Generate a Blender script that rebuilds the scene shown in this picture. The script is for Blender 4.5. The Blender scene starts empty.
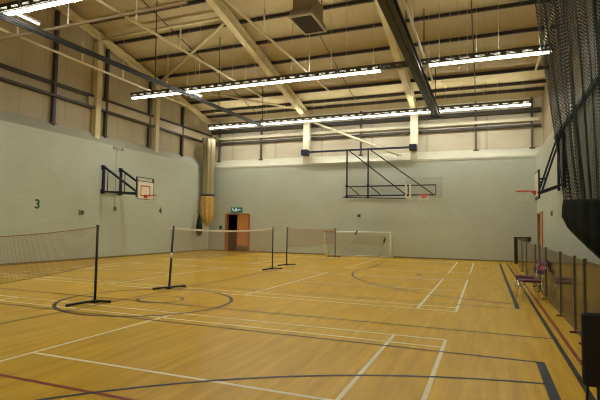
import bpy, math, random
from mathutils import Vector, Matrix
random.seed(7)
SC = bpy.context.scene
COL = SC.collection
PI = math.pi

# ------------------------------------------------------------------ materials
def new_mat(name):
    m = bpy.data.materials.new(name); m.use_nodes = True
    nt = m.node_tree; nt.nodes.clear()
    out = nt.nodes.new('ShaderNodeOutputMaterial')
    return m, nt, out

def N(nt, typ, **kw):
    n = nt.nodes.new(typ)
    for k, v in kw.items(): setattr(n, k, v)
    return n

def mat(name, col, rough=0.5, metal=0.0, spec=0.5, var=0.0, vscale=3.0, bump=0.0, bscale=40.0):
    """Principled paint with a little procedural mottling."""
    m, nt, out = new_mat(name)
    b = N(nt, 'ShaderNodeBsdfPrincipled')
    b.inputs['Roughness'].default_value = rough
    b.inputs['Metallic'].default_value = metal
    b.inputs['Specular IOR Level'].default_value = spec
    tc = N(nt, 'ShaderNodeTexCoord')
    nz = N(nt, 'ShaderNodeTexNoise'); nz.inputs['Scale'].default_value = vscale; nz.inputs['Detail'].default_value = 4
    nt.links.new(tc.outputs['Object'], nz.inputs['Vector'])
    r = N(nt, 'ShaderNodeValToRGB')
    v = max(var, 0.02)
    r.color_ramp.elements[0].position = 0.3; r.color_ramp.elements[1].position = 0.7
    r.color_ramp.elements[0].color = (*[c * (1 - v) for c in col], 1)
    r.color_ramp.elements[1].color = (*[min(1, c * (1 + v)) for c in col], 1)
    nt.links.new(nz.outputs['Fac'], r.inputs['Fac'])
    nt.links.new(r.outputs['Color'], b.inputs['Base Color'])
    if bump > 0:
        n2 = N(nt, 'ShaderNodeTexNoise'); n2.inputs['Scale'].default_value = bscale
        nt.links.new(tc.outputs['Object'], n2.inputs['Vector'])
        bp = N(nt, 'ShaderNodeBump'); bp.inputs['Strength'].default_value = bump; bp.inputs['Distance'].default_value = 0.02
        nt.links.new(n2.outputs['Fac'], bp.inputs['Height']); nt.links.new(bp.outputs['Normal'], b.inputs['Normal'])
    nt.links.new(b.outputs['BSDF'], out.inputs['Surface'])
    return m

def emit_mat(name, col, strength):
    m, nt, out = new_mat(name)
    e = N(nt, 'ShaderNodeEmission'); e.inputs['Color'].default_value = (*col, 1); e.inputs['Strength'].default_value = strength
    nt.links.new(e.outputs['Emission'], out.inputs['Surface'])
    return m

def block_mat(name, col, axis):
    """Painted blockwork: faint joints from a brick texture laid on the wall plane."""
    m, nt, out = new_mat(name)
    b = N(nt, 'ShaderNodeBsdfPrincipled'); b.inputs['Roughness'].default_value = 0.42
    b.inputs['Specular IOR Level'].default_value = 0.4
    tc = N(nt, 'ShaderNodeTexCoord'); sp = N(nt, 'ShaderNodeSeparateXYZ'); cb = N(nt, 'ShaderNodeCombineXYZ')
    nt.links.new(tc.outputs['Object'], sp.inputs[0])
    nt.links.new(sp.outputs['X' if axis == 'x' else 'Y'], cb.inputs['X']); nt.links.new(sp.outputs['Z'], cb.inputs['Y'])
    br = N(nt, 'ShaderNodeTexBrick')
    br.inputs['Scale'].default_value = 1.0; br.inputs['Brick Width'].default_value = 0.45; br.inputs['Row Height'].default_value = 0.225
    br.inputs['Mortar Size'].default_value = 0.012; br.inputs['Mortar Smooth'].default_value = 0.5
    c1 = [c * 0.99 for c in col]; c2 = [c * 1.02 for c in col]; cm = [c * 0.94 for c in col]
    br.inputs['Color1'].default_value = (*c1, 1); br.inputs['Color2'].default_value = (*c2, 1); br.inputs['Mortar'].default_value = (*cm, 1)
    nt.links.new(cb.outputs[0], br.inputs['Vector'])
    nz = N(nt, 'ShaderNodeTexNoise'); nz.inputs['Scale'].default_value = 0.5; nz.inputs['Detail'].default_value = 6
    nt.links.new(cb.outputs[0], nz.inputs['Vector'])
    r = N(nt, 'ShaderNodeValToRGB'); r.color_ramp.elements[0].position = 0.3; r.color_ramp.elements[1].position = 0.75
    r.color_ramp.elements[0].color = (0.9, 0.89, 0.85, 1); r.color_ramp.elements[1].color = (1, 1, 1, 1)
    nt.links.new(nz.outputs['Fac'], r.inputs['Fac'])
    mx = N(nt, 'ShaderNodeMix', data_type='RGBA', blend_type='MULTIPLY'); mx.inputs['Factor'].default_value = 1
    nt.links.new(br.outputs['Color'], mx.inputs['A']); nt.links.new(r.outputs['Color'], mx.inputs['B'])
    nt.links.new(mx.outputs['Result'], b.inputs['Base Color'])
    bp = N(nt, 'ShaderNodeBump'); bp.inputs['Strength'].default_value = 0.25; bp.inputs['Distance'].default_value = 0.01; bp.invert = True
    nt.links.new(br.outputs['Fac'], bp.inputs['Height']); nt.links.new(bp.outputs['Normal'], b.inputs['Normal'])
    nt.links.new(b.outputs['BSDF'], out.inputs['Surface'])
    return m

def seam_mat(name, col, axis, pitch, seam=0.82, rough=0.5):
    """Sheet cladding / roof liner with a thin seam every pitch metres along one axis."""
    m, nt, out = new_mat(name)
    b = N(nt, 'ShaderNodeBsdfPrincipled'); b.inputs['Roughness'].default_value = rough
    tc = N(nt, 'ShaderNodeTexCoord'); sp = N(nt, 'ShaderNodeSeparateXYZ'); nt.links.new(tc.outputs['Object'], sp.inputs[0])
    d = N(nt, 'ShaderNodeMath', operation='DIVIDE'); d.inputs[1].default_value = pitch
    nt.links.new(sp.outputs[axis.upper()], d.inputs[0])
    fr = N(nt, 'ShaderNodeMath', operation='FRACT'); nt.links.new(d.outputs[0], fr.inputs[0])
    lt = N(nt, 'ShaderNodeMath', operation='LESS_THAN'); lt.inputs[1].default_value = 0.045; nt.links.new(fr.outputs[0], lt.inputs[0])
    mx = N(nt, 'ShaderNodeMix', data_type='RGBA'); mx.inputs['A'].default_value = (*col, 1); mx.inputs['B'].default_value = (*[c * seam for c in col], 1)
    nt.links.new(lt.outputs[0], mx.inputs['Factor'])
    nz = N(nt, 'ShaderNodeTexNoise'); nz.inputs['Scale'].default_value = 0.8; nz.inputs['Detail'].default_value = 4
    nt.links.new(tc.outputs['Object'], nz.inputs['Vector'])
    r = N(nt, 'ShaderNodeValToRGB'); r.color_ramp.elements[0].color = (0.88, 0.86, 0.82, 1); r.color_ramp.elements[0].position = 0.3; r.color_ramp.elements[1].position = 0.7
    nt.links.new(nz.outputs['Fac'], r.inputs['Fac'])
    mm = N(nt, 'ShaderNodeMix', data_type='RGBA', blend_type='MULTIPLY'); mm.inputs['Factor'].default_value = 1
    nt.links.new(mx.outputs['Result'], mm.inputs['A']); nt.links.new(r.outputs['Color'], mm.inputs['B'])
    nt.links.new(mm.outputs['Result'], b.inputs['Base Color'])
    nt.links.new(b.outputs['BSDF'], out.inputs['Surface'])
    return m

def floor_mat():
    """Narrow sprung-floor strips running down the hall, lacquered."""
    m, nt, out = new_mat('sprung_wood_floor')
    b = N(nt, 'ShaderNodeBsdfPrincipled')
    tc = N(nt, 'ShaderNodeTexCoord'); sp = N(nt, 'ShaderNodeSeparateXYZ'); cb = N(nt, 'ShaderNodeCombineXYZ')
    nt.links.new(tc.outputs['Object'], sp.inputs[0])
    nt.links.new(sp.outputs['Y'], cb.inputs['X']); nt.links.new(sp.outputs['X'], cb.inputs['Y'])
    br = N(nt, 'ShaderNodeTexBrick'); br.inputs['Scale'].default_value = 1.0
    br.inputs['Brick Width'].default_value = 1.6; br.inputs['Row Height'].default_value = 0.09
    br.inputs['Mortar Size'].default_value = 0.002; br.inputs['Bias'].default_value = 0.0
    br.offset = 0.37
    br.inputs['Color1'].default_value = FLOOR_A; br.inputs['Color2'].default_value = FLOOR_B; br.inputs['Mortar'].default_value = FLOOR_M
    nt.links.new(cb.outputs[0], br.inputs['Vector'])
    mp = N(nt, 'ShaderNodeMapping'); mp.inputs['Scale'].default_value = (9.0, 0.7, 1)
    nt.links.new(tc.outputs['Object'], mp.inputs['Vector'])
    nz = N(nt, 'ShaderNodeTexNoise'); nz.inputs['Scale'].default_value = 1.0; nz.inputs['Detail'].default_value = 6; nz.inputs['Roughness'].default_value = 0.65
    nt.links.new(mp.outputs[0], nz.inputs['Vector'])
    r = N(nt, 'ShaderNodeValToRGB'); r.color_ramp.elements[0].position = 0.3; r.color_ramp.elements[1].position = 0.72
    r.color_ramp.elements[0].color = (0.80, 0.76, 0.68, 1); r.color_ramp.elements[1].color = (1.2, 1.18, 1.14, 1)
    nt.links.new(nz.outputs['Fac'], r.inputs['Fac'])
    mx = N(nt, 'ShaderNodeMix', data_type='RGBA', blend_type='MULTIPLY'); mx.inputs['Factor'].default_value = 1
    nt.links.new(br.outputs['Color'], mx.inputs['A']); nt.links.new(r.outputs['Color'], mx.inputs['B'])
    n3 = N(nt, 'ShaderNodeTexNoise'); n3.inputs['Scale'].default_value = 0.35; n3.inputs['Detail'].default_value = 3
    nt.links.new(tc.outputs['Object'], n3.inputs['Vector'])
    r3 = N(nt, 'ShaderNodeValToRGB'); r3.color_ramp.elements[0].position = 0.35; r3.color_ramp.elements[1].position = 0.7
    r3.color_ramp.elements[0].color = (0.93, 0.92, 0.9, 1); r3.color_ramp.elements[1].color = (1, 1, 1, 1)
    nt.links.new(n3.outputs['Fac'], r3.inputs['Fac'])
    m2 = N(nt, 'ShaderNodeMix', data_type='RGBA', blend_type='MULTIPLY'); m2.inputs['Factor'].default_value = 1
    nt.links.new(mx.outputs['Result'], m2.inputs['A']); nt.links.new(r3.outputs['Color'], m2.inputs['B'])
    nt.links.new(m2.outputs['Result'], b.inputs['Base Color'])
    b.inputs['Roughness'].default_value = 0.27; b.inputs['Specular IOR Level'].default_value = 0.08
    nt.links.new(b.outputs['BSDF'], out.inputs['Surface'])
    return m

def mesh_net_mat(name, col, pitch_u, pitch_v, thread, rough=0.6):
    """Knotted netting: threads from UV (in metres), holes see-through."""
    m, nt, out = new_mat(name)
    uv = N(nt, 'ShaderNodeUVMap'); sp = N(nt, 'ShaderNodeSeparateXYZ'); nt.links.new(uv.outputs[0], sp.inputs[0])
    def thr(a, b_, p):
        s = N(nt, 'ShaderNodeMath', operation=a); nt.links.new(sp.outputs['X'], s.inputs[0]); nt.links.new(sp.outputs['Y'], s.inputs[1])
        d = N(nt, 'ShaderNodeMath', operation='DIVIDE'); nt.links.new(s.outputs[0], d.inputs[0]); d.inputs[1].default_value = p
        f = N(nt, 'ShaderNodeMath', operation='FRACT'); nt.links.new(d.outputs[0], f.inputs[0])
        l = N(nt, 'ShaderNodeMath', operation='LESS_THAN'); nt.links.new(f.outputs[0], l.inputs[0]); l.inputs[1].default_value = thread
        return l
    a = thr('ADD', 0, pitch_u); c = thr('SUBTRACT', 0, pitch_v)
    mx = N(nt, 'ShaderNodeMath', operation='MAXIMUM'); nt.links.new(a.outputs[0], mx.inputs[0]); nt.links.new(c.outputs[0], mx.inputs[1])
    t = N(nt, 'ShaderNodeBsdfTransparent')
    b = N(nt, 'ShaderNodeBsdfPrincipled'); b.inputs['Base Color'].default_value = (*col, 1); b.inputs['Roughness'].default_value = rough
    ms = N(nt, 'ShaderNodeMixShader'); nt.links.new(mx.outputs[0], ms.inputs[0]); nt.links.new(t.outputs[0], ms.inputs[1]); nt.links.new(b.outputs[0], ms.inputs[2])
    nt.links.new(ms.outputs[0], out.inputs['Surface'])
    return m

def clear_mat(name, tint, ior=1.45, rough=0.06, haze=0.0, haze_col=(0.3, 0.25, 0.15)):
    m, nt, out = new_mat(name)
    t = N(nt, 'ShaderNodeBsdfTransparent'); t.inputs['Color'].default_value = (*tint, 1)
    g = N(nt, 'ShaderNodeBsdfGlossy'); g.inputs['Roughness'].default_value = rough; g.inputs['Color'].default_value = (0.9, 0.9, 0.9, 1)
    f = N(nt, 'ShaderNodeFresnel'); f.inputs['IOR'].default_value = ior
    ms = N(nt, 'ShaderNodeMixShader'); nt.links.new(f.outputs[0], ms.inputs[0]); nt.links.new(t.outputs[0], ms.inputs[1]); nt.links.new(g.outputs[0], ms.inputs[2])
    d = N(nt, 'ShaderNodeBsdfDiffuse'); d.inputs['Color'].default_value = (*haze_col, 1)
    m2 = N(nt, 'ShaderNodeMixShader'); m2.inputs[0].default_value = haze
    nt.links.new(ms.outputs[0], m2.inputs[1]); nt.links.new(d.outputs[0], m2.inputs[2])
    nt.links.new(m2.outputs[0], out.inputs['Surface'])
    return m

FLOOR_A = (0.62, 0.392, 0.034, 1); FLOOR_B = (0.67, 0.428, 0.042, 1); FLOOR_M = (0.55, 0.33, 0.025, 1)
M = {}
M['floor'] = floor_mat()
WALL = (0.545, 0.615, 0.545)
M['wall_x'] = block_mat('painted_block_side', WALL, 'y')
M['wall_y'] = block_mat('painted_block_back', (0.555, 0.61, 0.545), 'x')
M['ledge'] = mat('grey_sill_paint', (0.42, 0.44, 0.37), 0.5, var=0.05)
M['ledge_cream'] = mat('cream_sill_paint', (0.64, 0.64, 0.53), 0.5, var=0.05)
M['clad_side'] = seam_mat('beige_side_cladding', (0.44, 0.375, 0.25), 'y', 1.05)
M['clad_back'] = seam_mat('cream_back_cladding', (0.64, 0.58, 0.45), 'x', 3.1)
M['roof'] = seam_mat('tan_roof_liner', (0.53, 0.435, 0.245), 'x', 1.0, 0.9)
M['steel_cream'] = mat('cream_steel', (0.66, 0.57, 0.33), 0.4, var=0.04)
M['steel_pale'] = mat('pale_cream_steel', (0.74, 0.70, 0.52), 0.4, var=0.04)
M['steel_dark'] = mat('dark_brown_steel', (0.045, 0.036, 0.026), 0.5, var=0.08)
M['post_grey'] = mat('grey_post', (0.10, 0.088, 0.066), 0.5)
M['track'] = mat('dark_track_steel', (0.016, 0.017, 0.018), 0.5, var=0.1)
M['sill_beam'] = mat('beige_beam', (0.50, 0.43, 0.29), 0.45, var=0.04)
M['white'] = mat('white_enamel', (0.80, 0.78, 0.68), 0.35)
M['wire'] = mat('pale_wire', (0.55, 0.5, 0.38), 0.4)
M['rail'] = mat('white_rail', (0.78, 0.73, 0.58), 0.4)
M['tube'] = emit_mat('lit_tube', (1.0, 0.97, 0.83), 35.0)
M['tube_dim'] = emit_mat('dim_tube', (1.0, 0.97, 0.83), 3.0)
M['tube_off'] = mat('unlit_tube', (0.55, 0.52, 0.45), 0.3)
M['refl'] = mat('grey_reflector', (0.30, 0.29, 0.25), 0.4)
M['housing'] = mat('light_housing', (0.04, 0.036, 0.03), 0.5)
M['navy'] = mat('navy_steel', (0.008, 0.011, 0.036), 0.5, var=0.1)
M['black'] = mat('black_steel', (0.012, 0.012, 0.013), 0.45, var=0.1)
M['black_cloth'] = mat('black_upholstery', (0.012, 0.011, 0.012), 0.75, var=0.1, bump=0.3, bscale=120)
M['board'] = mat('white_backboard', (0.80, 0.76, 0.66), 0.4)
M['orange'] = mat('orange_steel', (0.62, 0.07, 0.02), 0.4)
M['target'] = mat('red_brown_paint', (0.45, 0.10, 0.03), 0.5)
M['cord'] = mat('white_cord', (0.75, 0.72, 0.62), 0.7)
M['net_thread'] = mat('brown_net_thread', (0.44, 0.29, 0.19), 0.8)
M['net_tape'] = mat('white_net_tape', (0.85, 0.80, 0.70), 0.7)
M['net_tape_dark'] = mat('dark_red_tape', (0.32, 0.19, 0.12), 0.7)
M['door'] = mat('varnished_door', (0.60, 0.25, 0.07), 0.3, var=0.12, vscale=6)
M['door_frame'] = mat('timber_frame', (0.38, 0.16, 0.05), 0.4, var=0.12, vscale=6)
M['kick'] = mat('kick_plate', (0.16, 0.13, 0.11), 0.4, metal=0.6)
M['dark'] = mat('corridor_shade', (0.025, 0.018, 0.014), 0.8)  # near-black colour stands in for the unlit space behind the doors
M['green_sign'] = mat('green_sign', (0.03, 0.22, 0.15), 0.4)
M['sign_lit'] = emit_mat('sign_white', (0.9, 1.0, 0.92), 0.4)
M['green_paint'] = mat('dark_green_paint', (0.012, 0.075, 0.03), 0.5)
M['grey_plastic'] = mat('grey_plastic', (0.25, 0.24, 0.19), 0.5)
M['dark_plastic'] = mat('dark_plastic', (0.06, 0.06, 0.05), 0.5)
M['goal'] = mat('goal_white', (0.76, 0.76, 0.66), 0.4)
M['goal_red'] = mat('goal_red', (0.5, 0.16, 0.08), 0.5)
M['skirt'] = mat('dark_skirting', (0.23, 0.17, 0.08), 0.5)
M['line_white'] = mat('white_line_paint', (0.86, 0.77, 0.52), 0.4, spec=0.15)
M['line_black'] = mat('black_line_paint', (0.022, 0.016, 0.010), 0.4, spec=0.15)
M['line_blue'] = mat('blue_grey_line_paint', (0.020, 0.028, 0.045), 0.4, spec=0.15)
M['line_red'] = mat('red_line_paint', (0.24, 0.038, 0.006), 0.4, spec=0.15)
M['fence_panel'] = clear_mat('tinted_screen', (0.72, 0.66, 0.52), 1.35, 0.12, 0.10, (0.22, 0.17, 0.09))
M['fence_post'] = mat('dark_post', (0.13, 0.105, 0.08), 0.45, metal=0.2)
M['foot_red'] = mat('brown_foot', (0.12, 0.03, 0.015), 0.5)
M['acrylic'] = clear_mat('clear_acrylic', (0.95, 0.95, 0.93), 1.3, 0.04, 0.03, (0.8, 0.8, 0.7))
M['green_net'] = mesh_net_mat('dark_green_netting', (0.007, 0.018, 0.015), 0.075, 0.075, 0.48)
M['green_bag'] = mat('dark_green_cloth', (0.005, 0.009, 0.008), 0.75, var=0.2)
M['tan_net'] = mat('tan_netting', (0.36, 0.32, 0.20), 0.8, var=0.15, vscale=14)
M['gold_bag'] = mat('golden_cloth', (0.62, 0.40, 0.12), 0.6, var=0.15, vscale=8)
M['chrome'] = mat('chrome', (0.7, 0.68, 0.62), 0.2, metal=1.0)
M['burgundy'] = mat('burgundy_cloth', (0.085, 0.012, 0.03), 0.7, var=0.15)
M['pink'] = mat('faded_red_cloth', (0.34, 0.07, 0.09), 0.7, var=0.15)
M['heater'] = mat('brown_heater', (0.24, 0.18, 0.10), 0.5, var=0.05)
M['heater_dark'] = mat('heater_grille', (0.035, 0.026, 0.03), 0.6)
M['goal_net'] = mesh_net_mat('pale_goal_netting', (0.62, 0.62, 0.52), 0.10, 0.10, 0.10)

# ------------------------------------------------------------------ mesh builder
class MB:
    def __init__(s): s.v = []; s.f = []; s.uv = {}; s.smooth = []
    def face(s, idx, smooth=False, uv=None):
        s.f.append(tuple(idx)); s.smooth.append(smooth)
        if uv: s.uv[len(s.f) - 1] = uv
    def quad(s, a, b, c, d, uv=None):
        i = len(s.v); s.v += [tuple(a), tuple(b), tuple(c), tuple(d)]; s.face((i, i+1, i+2, i+3), uv=uv)
    def poly(s, pts):
        i = len(s.v); s.v += [tuple(p) for p in pts]; s.face(tuple(range(i, i + len(pts))))
    def hexa(s, p):
        i = len(s.v); s.v += [tuple(q) for q in p]
        for f in ((0,3,2,1), (4,5,6,7), (0,1,5,4), (1,2,6,5), (2,3,7,6), (3,0,4,7)): s.face([i + k for k in f])
    def box(s, x0, x1, y0, y1, z0, z1):
        s.hexa([(x0,y0,z0),(x1,y0,z0),(x1,y1,z0),(x0,y1,z0),(x0,y0,z1),(x1,y0,z1),(x1,y1,z1),(x0,y1,z1)])
    def rbox(s, x0, x1, y0, y1, z0, z1, b):
        """box with chamfered vertical and horizontal edges"""
        rings = []
        for z, o in ((z0, b), (z0 + b, 0), (z1 - b, 0), (z1, b)):
            c = b * 0.6
            rings.append([(x0+o+c, y0+o, z), (x1-o-c, y0+o, z), (x1-o, y0+o+c, z), (x1-o, y1-o-c, z), (x1-o-c, y1-o, z), (x0+o+c, y1-o, z), (x0+o, y1-o-c, z), (x0+o, y0+o+c, z)])
        s.loft(rings, True, True, False)
    def bar(s, a, b, w, h, up=(0, 0, 1)):
        a = Vector(a); b = Vector(b); d = (b - a).normalized(); u = Vector(up)
        if abs(d.dot(u)) > 0.98: u = Vector((0, 1, 0))
        r = d.cross(u).normalized(); u = r.cross(d).normalized()
        p = []
        for q in (a, b):
            for sx, sz in ((-1,-1), (1,-1), (1,1), (-1,1)): p.append(q + r * (sx * w / 2) + u * (sz * h / 2))
        s.hexa([p[0], p[1], p[2], p[3], p[4], p[5], p[6], p[7]])
    def ibeam(s, a, b, w, h, tf=0.03, tw=0.02, up=(0, 0, 1)):
        a = Vector(a); b = Vector(b); d = (b - a).normalized(); u = Vector(up); r = d.cross(u).normalized(); u = r.cross(d).normalized()
        s.bar(a + u * (h/2 - tf/2), b + u * (h/2 - tf/2), w, tf, up)
        s.bar(a - u * (h/2 - tf/2), b - u * (h/2 - tf/2), w, tf, up)
        s.bar(a, b, tw, h - 2 * tf, up)
    def tube(s, pts, r, n=10, closed=False):
        pts = [Vector(p) for p in pts]; rings = []; m = len(pts)
        prev = None
        for i, p in enumerate(pts):
            if closed: d = pts[(i+1) % m] - pts[i-1]
            else: d = pts[min(i+1, m-1)] - pts[max(i-1, 0)]
            d.normalize()
            if prev is None:
                u = Vector((0, 0, 1)) if abs(d.z) < 0.9 else Vector((1, 0, 0))
            else: u = prev
            rr = d.cross(u).normalized(); u = rr.cross(d).normalized(); prev = u
            rad = r[i] if isinstance(r, (list, tuple)) else r
            rings.append([p + (rr * math.cos(2*PI*k/n) + u * math.sin(2*PI*k/n)) * rad for k in range(n)])
        if closed: rings.append(rings[0])
        s.loft(rings, not closed, not closed, True)
    def loft(s, rings, cap0=True, cap1=True, smooth=True, closed=True):
        i0 = len(s.v); n = len(rings[0])
        for r in rings: s.v += [tuple(p) for p in r]
        for a in range(len(rings) - 1):
            for k in range(n if closed else n - 1):
                s.face((i0 + a*n + k, i0 + a*n + (k+1) % n, i0 + (a+1)*n + (k+1) % n, i0 + (a+1)*n + k), smooth)
        if cap0: s.face([i0 + k for k in range(n)][::-1])
        if cap1: s.face([i0 + (len(rings)-1)*n + k for k in range(n)])
    def lathe(s, prof, c=(0, 0, 0), n=20):
        c = Vector(c)
        s.loft([[c + Vector((r*math.cos(2*PI*k/n), r*math.sin(2*PI*k/n), z)) for k in range(n)] for r, z in prof])
    def build(s, name, m, parent=None):
        me = bpy.data.meshes.new(name); me.from_pydata(s.v, [], s.f)
        me.polygons.foreach_set('use_smooth', s.smooth)
        if s.uv:
            ul = me.uv_layers.new(name='UVMap')
            for fi, uvs in s.uv.items():
                for li, u in zip(me.polygons[fi].loop_indices, uvs): ul.data[li].uv = u
        me.materials.append(m); me.update()
        o = bpy.data.objects.new(name, me); COL.objects.link(o)
        if parent: o.parent = parent
        return o

def tag(o, label, cat, group=None, kind=None):
    o['label'] = label; o['category'] = cat
    if group: o['group'] = group
    if kind: o['kind'] = kind
    return o
def thing(name, label, cat, loc=(0, 0, 0), rz=0, group=None):
    o = bpy.data.objects.new(name, None); COL.objects.link(o); o.location = loc; o.rotation_euler = (0, 0, rz); o.empty_display_size = 0.2
    return tag(o, label, cat, group)
def struct(name, mb, m, label=None, cat=None, parent=None):
    o = mb.build(name, m, parent)
    if not parent:
        o['kind'] = 'structure'
        if label: o['label'] = label; o['category'] = cat
    return o
def copy_thing(o, parent=None):
    c = o.copy(); COL.objects.link(c)
    if parent: c.parent = parent
    for ch in o.children: copy_thing(ch, c)
    return c
def box_obj(name, m, parent, *b):
    mb = MB(); mb.box(*b); return mb.build(name, m, parent)
ORD = ['first', 'second', 'third', 'fourth', 'fifth', 'sixth', 'seventh', 'eighth', 'ninth', 'tenth', 'eleventh', 'twelfth']

# ------------------------------------------------------------------ dimensions (metres)
XL, XR, YB, YF = -16.6, 2.35, 25.7, -9.6
WH = 5.36                     # blockwork height
SET = 0.40                    # cladding set-back behind the side sills
SETB = 0.80                   # and behind the back sill
SL = 0.2175                   # roof slope
YR = 8.05                     # ridge
def roof(y, z0): return z0 + SL * (YB - y) if y >= YR else z0 + SL * (YB - YR) - SL * (YR - y)

# ------------------------------------------------------------------ room shell
f = MB(); f.box(XL - 0.6, XR + 0.6, YF - 0.3, YB + 3.2, -0.15, 0)
floor = struct('floor', f, M['floor'], 'varnished wooden sports hall floor with painted court lines', 'floor')

w = MB(); w.box(XL - 0.6, XL, YF, YB + 1.0, 0, WH)
wall_left = struct('wall_left', w, M['wall_x'], 'pale painted side wall with the green court numbers', 'wall')
w = MB(); w.quad((XL, YF, WH), (XL, YB, WH), (XL - SET, YB + SETB, WH + 0.48), (XL - SET, YF, WH + 0.48)); w.build('sill', M['ledge'], wall_left)
w = MB(); w.poly([(XL - SET, YF, WH), (XL - SET, YB + 1.0, WH), (XL - SET, YB + 1.0, roof(YB + 1.0, 8.75)), (XL - SET, YR, roof(YR, 8.75)), (XL - SET, YF, roof(YF, 8.75))]); w.build('cladding', M['clad_side'], wall_left)

w = MB(); DX0, DX1, DH = -15.30, -13.68, 2.30
w.box(XL - 0.6, DX0, YB, YB + 0.24, 0, WH); w.box(DX1, XR + 0.6, YB, YB + 0.24, 0, WH); w.box(DX0, DX1, YB, YB + 0.24, DH, WH)
wall_back = struct('wall_back', w, M['wall_y'], 'pale painted back wall behind the goal and doorway', 'wall')
w = MB(); w.quad((XR, YB, WH), (XL, YB, WH), (XL - SET, YB + SETB, WH + 0.53), (XR + SET, YB + SETB, WH + 0.53))
w.quad((XL, YB - 0.03, WH - 0.10), (XR, YB - 0.03, WH - 0.10), (XR, YB - 0.03, WH), (XL, YB - 0.03, WH))
w.quad((XL, YB - 0.03, WH), (XR, YB - 0.03, WH), (XR, YB, WH), (XL, YB, WH))
w.build('sill', M['ledge_cream'], wall_back)
w = MB(); w.quad((XL - 0.6, YB + SETB, WH), (XR + 0.6, YB + SETB, WH), (XR + 0.6, YB + SETB, 8.7), (XL - 0.6, YB + SETB, 8.7)); w.build('cladding', M['clad_back'], wall_back)

RD0, RD1, RDH = 23.25, 25.25, 2.38
w = MB(); w.box(XR, XR + 0.6, YF, RD0, 0, WH); w.box(XR, XR + 0.6, RD1, YB + 1.0, 0, WH); w.box(XR, XR + 0.6, RD0, RD1, RDH, WH)
wall_right = struct('wall_right', w, M['wall_x'], 'pale painted side wall behind the clear screen fence', 'wall')
w = MB(); w.quad((XR, YB, WH), (XR, YF, WH), (XR + SET, YF, WH + 0.46), (XR + SET, YB + SETB, WH + 0.46)); w.build('sill', M['ledge_cream'], wall_right)
w = MB(); w.poly([(XR + SET, YF, WH), (XR + SET, YB + 1.0, WH), (XR + SET, YB + 1.0, roof(YB + 1.0, 8.75)), (XR + SET, YR, roof(YR, 8.75)), (XR + SET, YF, roof(YF, 8.75))]); w.build('cladding', M['clad_side'], wall_right)
w = MB(); w.box(XL - 0.6, XR + 0.6, YF - 0.3, YF, 0, 8.6)
struct('wall_front', w, M['wall_y'], 'pale painted end wall behind the viewer', 'wall')

c = MB()
z0 = 8.66
for (ya, yb) in ((YR, YB + 1.1), (YF - 0.3, YR)):
    za, zb = roof(ya, z0), roof(yb, z0)
    c.hexa([(XL-0.6, ya, za), (XR+0.6, ya, za), (XR+0.6, yb, zb), (XL-0.6, yb, zb), (XL-0.6, ya, za+0.15), (XR+0.6, ya, za+0.15), (XR+0.6, yb, zb+0.15), (XL-0.6, yb, zb+0.15)])
struct('ceiling', c, M['roof'], 'tan sheet roof lining over the whole hall', 'ceiling')

b = MB(); b.box(XL, XL + 0.02, YF, YB, 0, 0.07); struct('baseboard_left', b, M['skirt'], 'thin dark skirting along the numbered side wall', 'skirting')
b = MB(); b.box(XL, DX0 - 0.1, YB - 0.02, YB, 0, 0.07); b.box(DX1 + 0.1, XR, YB - 0.02, YB, 0, 0.07); struct('baseboard_back', b, M['skirt'], 'thin dark skirting along the back wall', 'skirting')
b = MB(); b.box(XR - 0.02, XR, YF, RD0 - 0.1, 0, 0.07); struct('baseboard_right', b, M['skirt'], 'thin dark skirting behind the screen fence', 'skirting')

# painted markings on the floor: flat parts of the floor, 1-3 mm proud so they never coincide
ZL = [0.0012]
def seg(mb, a, b, w):
    a = Vector((a[0], a[1], 0)); b_ = Vector((b[0], b[1], 0)); d = (b_ - a).normalized(); n = Vector((-d.y, d.x, 0)) * (w / 2); z = Vector((0, 0, ZL[0]))
    mb.quad(a - n + z, b_ - n + z, b_ + n + z, a + n + z)
def arc(mb, c, r, a0, a1, w, n=64):
    for k in range(n):
        t0 = math.radians(a0 + (a1 - a0) * k / n); t1 = math.radians(a0 + (a1 - a0) * (k + 1) / n)
        p = [(c[0] + q * math.cos(t), c[1] + q * math.sin(t), ZL[0]) for q, t in ((r - w/2, t0), (r + w/2, t0), (r + w/2, t1), (r - w/2, t1))]
        mb.quad(*p)
# badminton courts
for ci, (ya, yb) in enumerate(((1.02, 7.12), (9.62, 15.72), (17.80, 23.90))):
    L = MB(); xs = -0.55; xe = -13.95; wd = 0.05 if ci == 0 else 0.055
    for x in (xs, xs - 0.74, xe, xe + 0.74): seg(L, (x, ya), (x, yb), wd)
    for x in (-5.2, -9.3): seg(L, (x, ya), (x, yb), wd)
    for y in (ya, ya + 0.46, yb - 0.46, yb): seg(L, (xe, y), (xs, y), wd)
    ym = (ya + yb) / 2 + 0.13
    seg(L, (xs, ym), (-5.2, ym), wd); seg(L, (-9.3, ym), (xe, ym), wd)
    L.build('badminton_marking', M['line_white'], floor)
ZL[0] = 0.0017
L = MB()
arc(L, (-6.63, 8.02), 1.75, 0, 360, 0.075)
arc(L, (-6.50, 8.27), 0.47, 0, 360, 0.055)
L.build('centre_circle_marking', M['line_black'], floor)
L = MB(); seg(L, (-14.6, 7.88), (1.0, 7.88), 0.05); L.build('halfway_marking', M['line_black'], floor)
L = MB(); seg(L, (0.93, -8.0), (0.93, 24.6), 0.06); L.build('black_edge_marking', M['line_black'], floor)
L = MB(); seg(L, (-7.1, 1.0), (-7.25, 24.3), 0.045); L.build('centre_marking', M['line_black'], floor)
ZL[0] = 0.0022
L = MB(); seg(L, (-14.5, 6.42), (0.63, 6.42), 0.05); seg(L, (0.60, 6.44), (0.60, -8.0), 0.10)
arc(L, (1.527, -1.206), 6.83, 98, 148, 0.05); L.build('blue_near_marking', M['line_blue'], floor)
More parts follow.
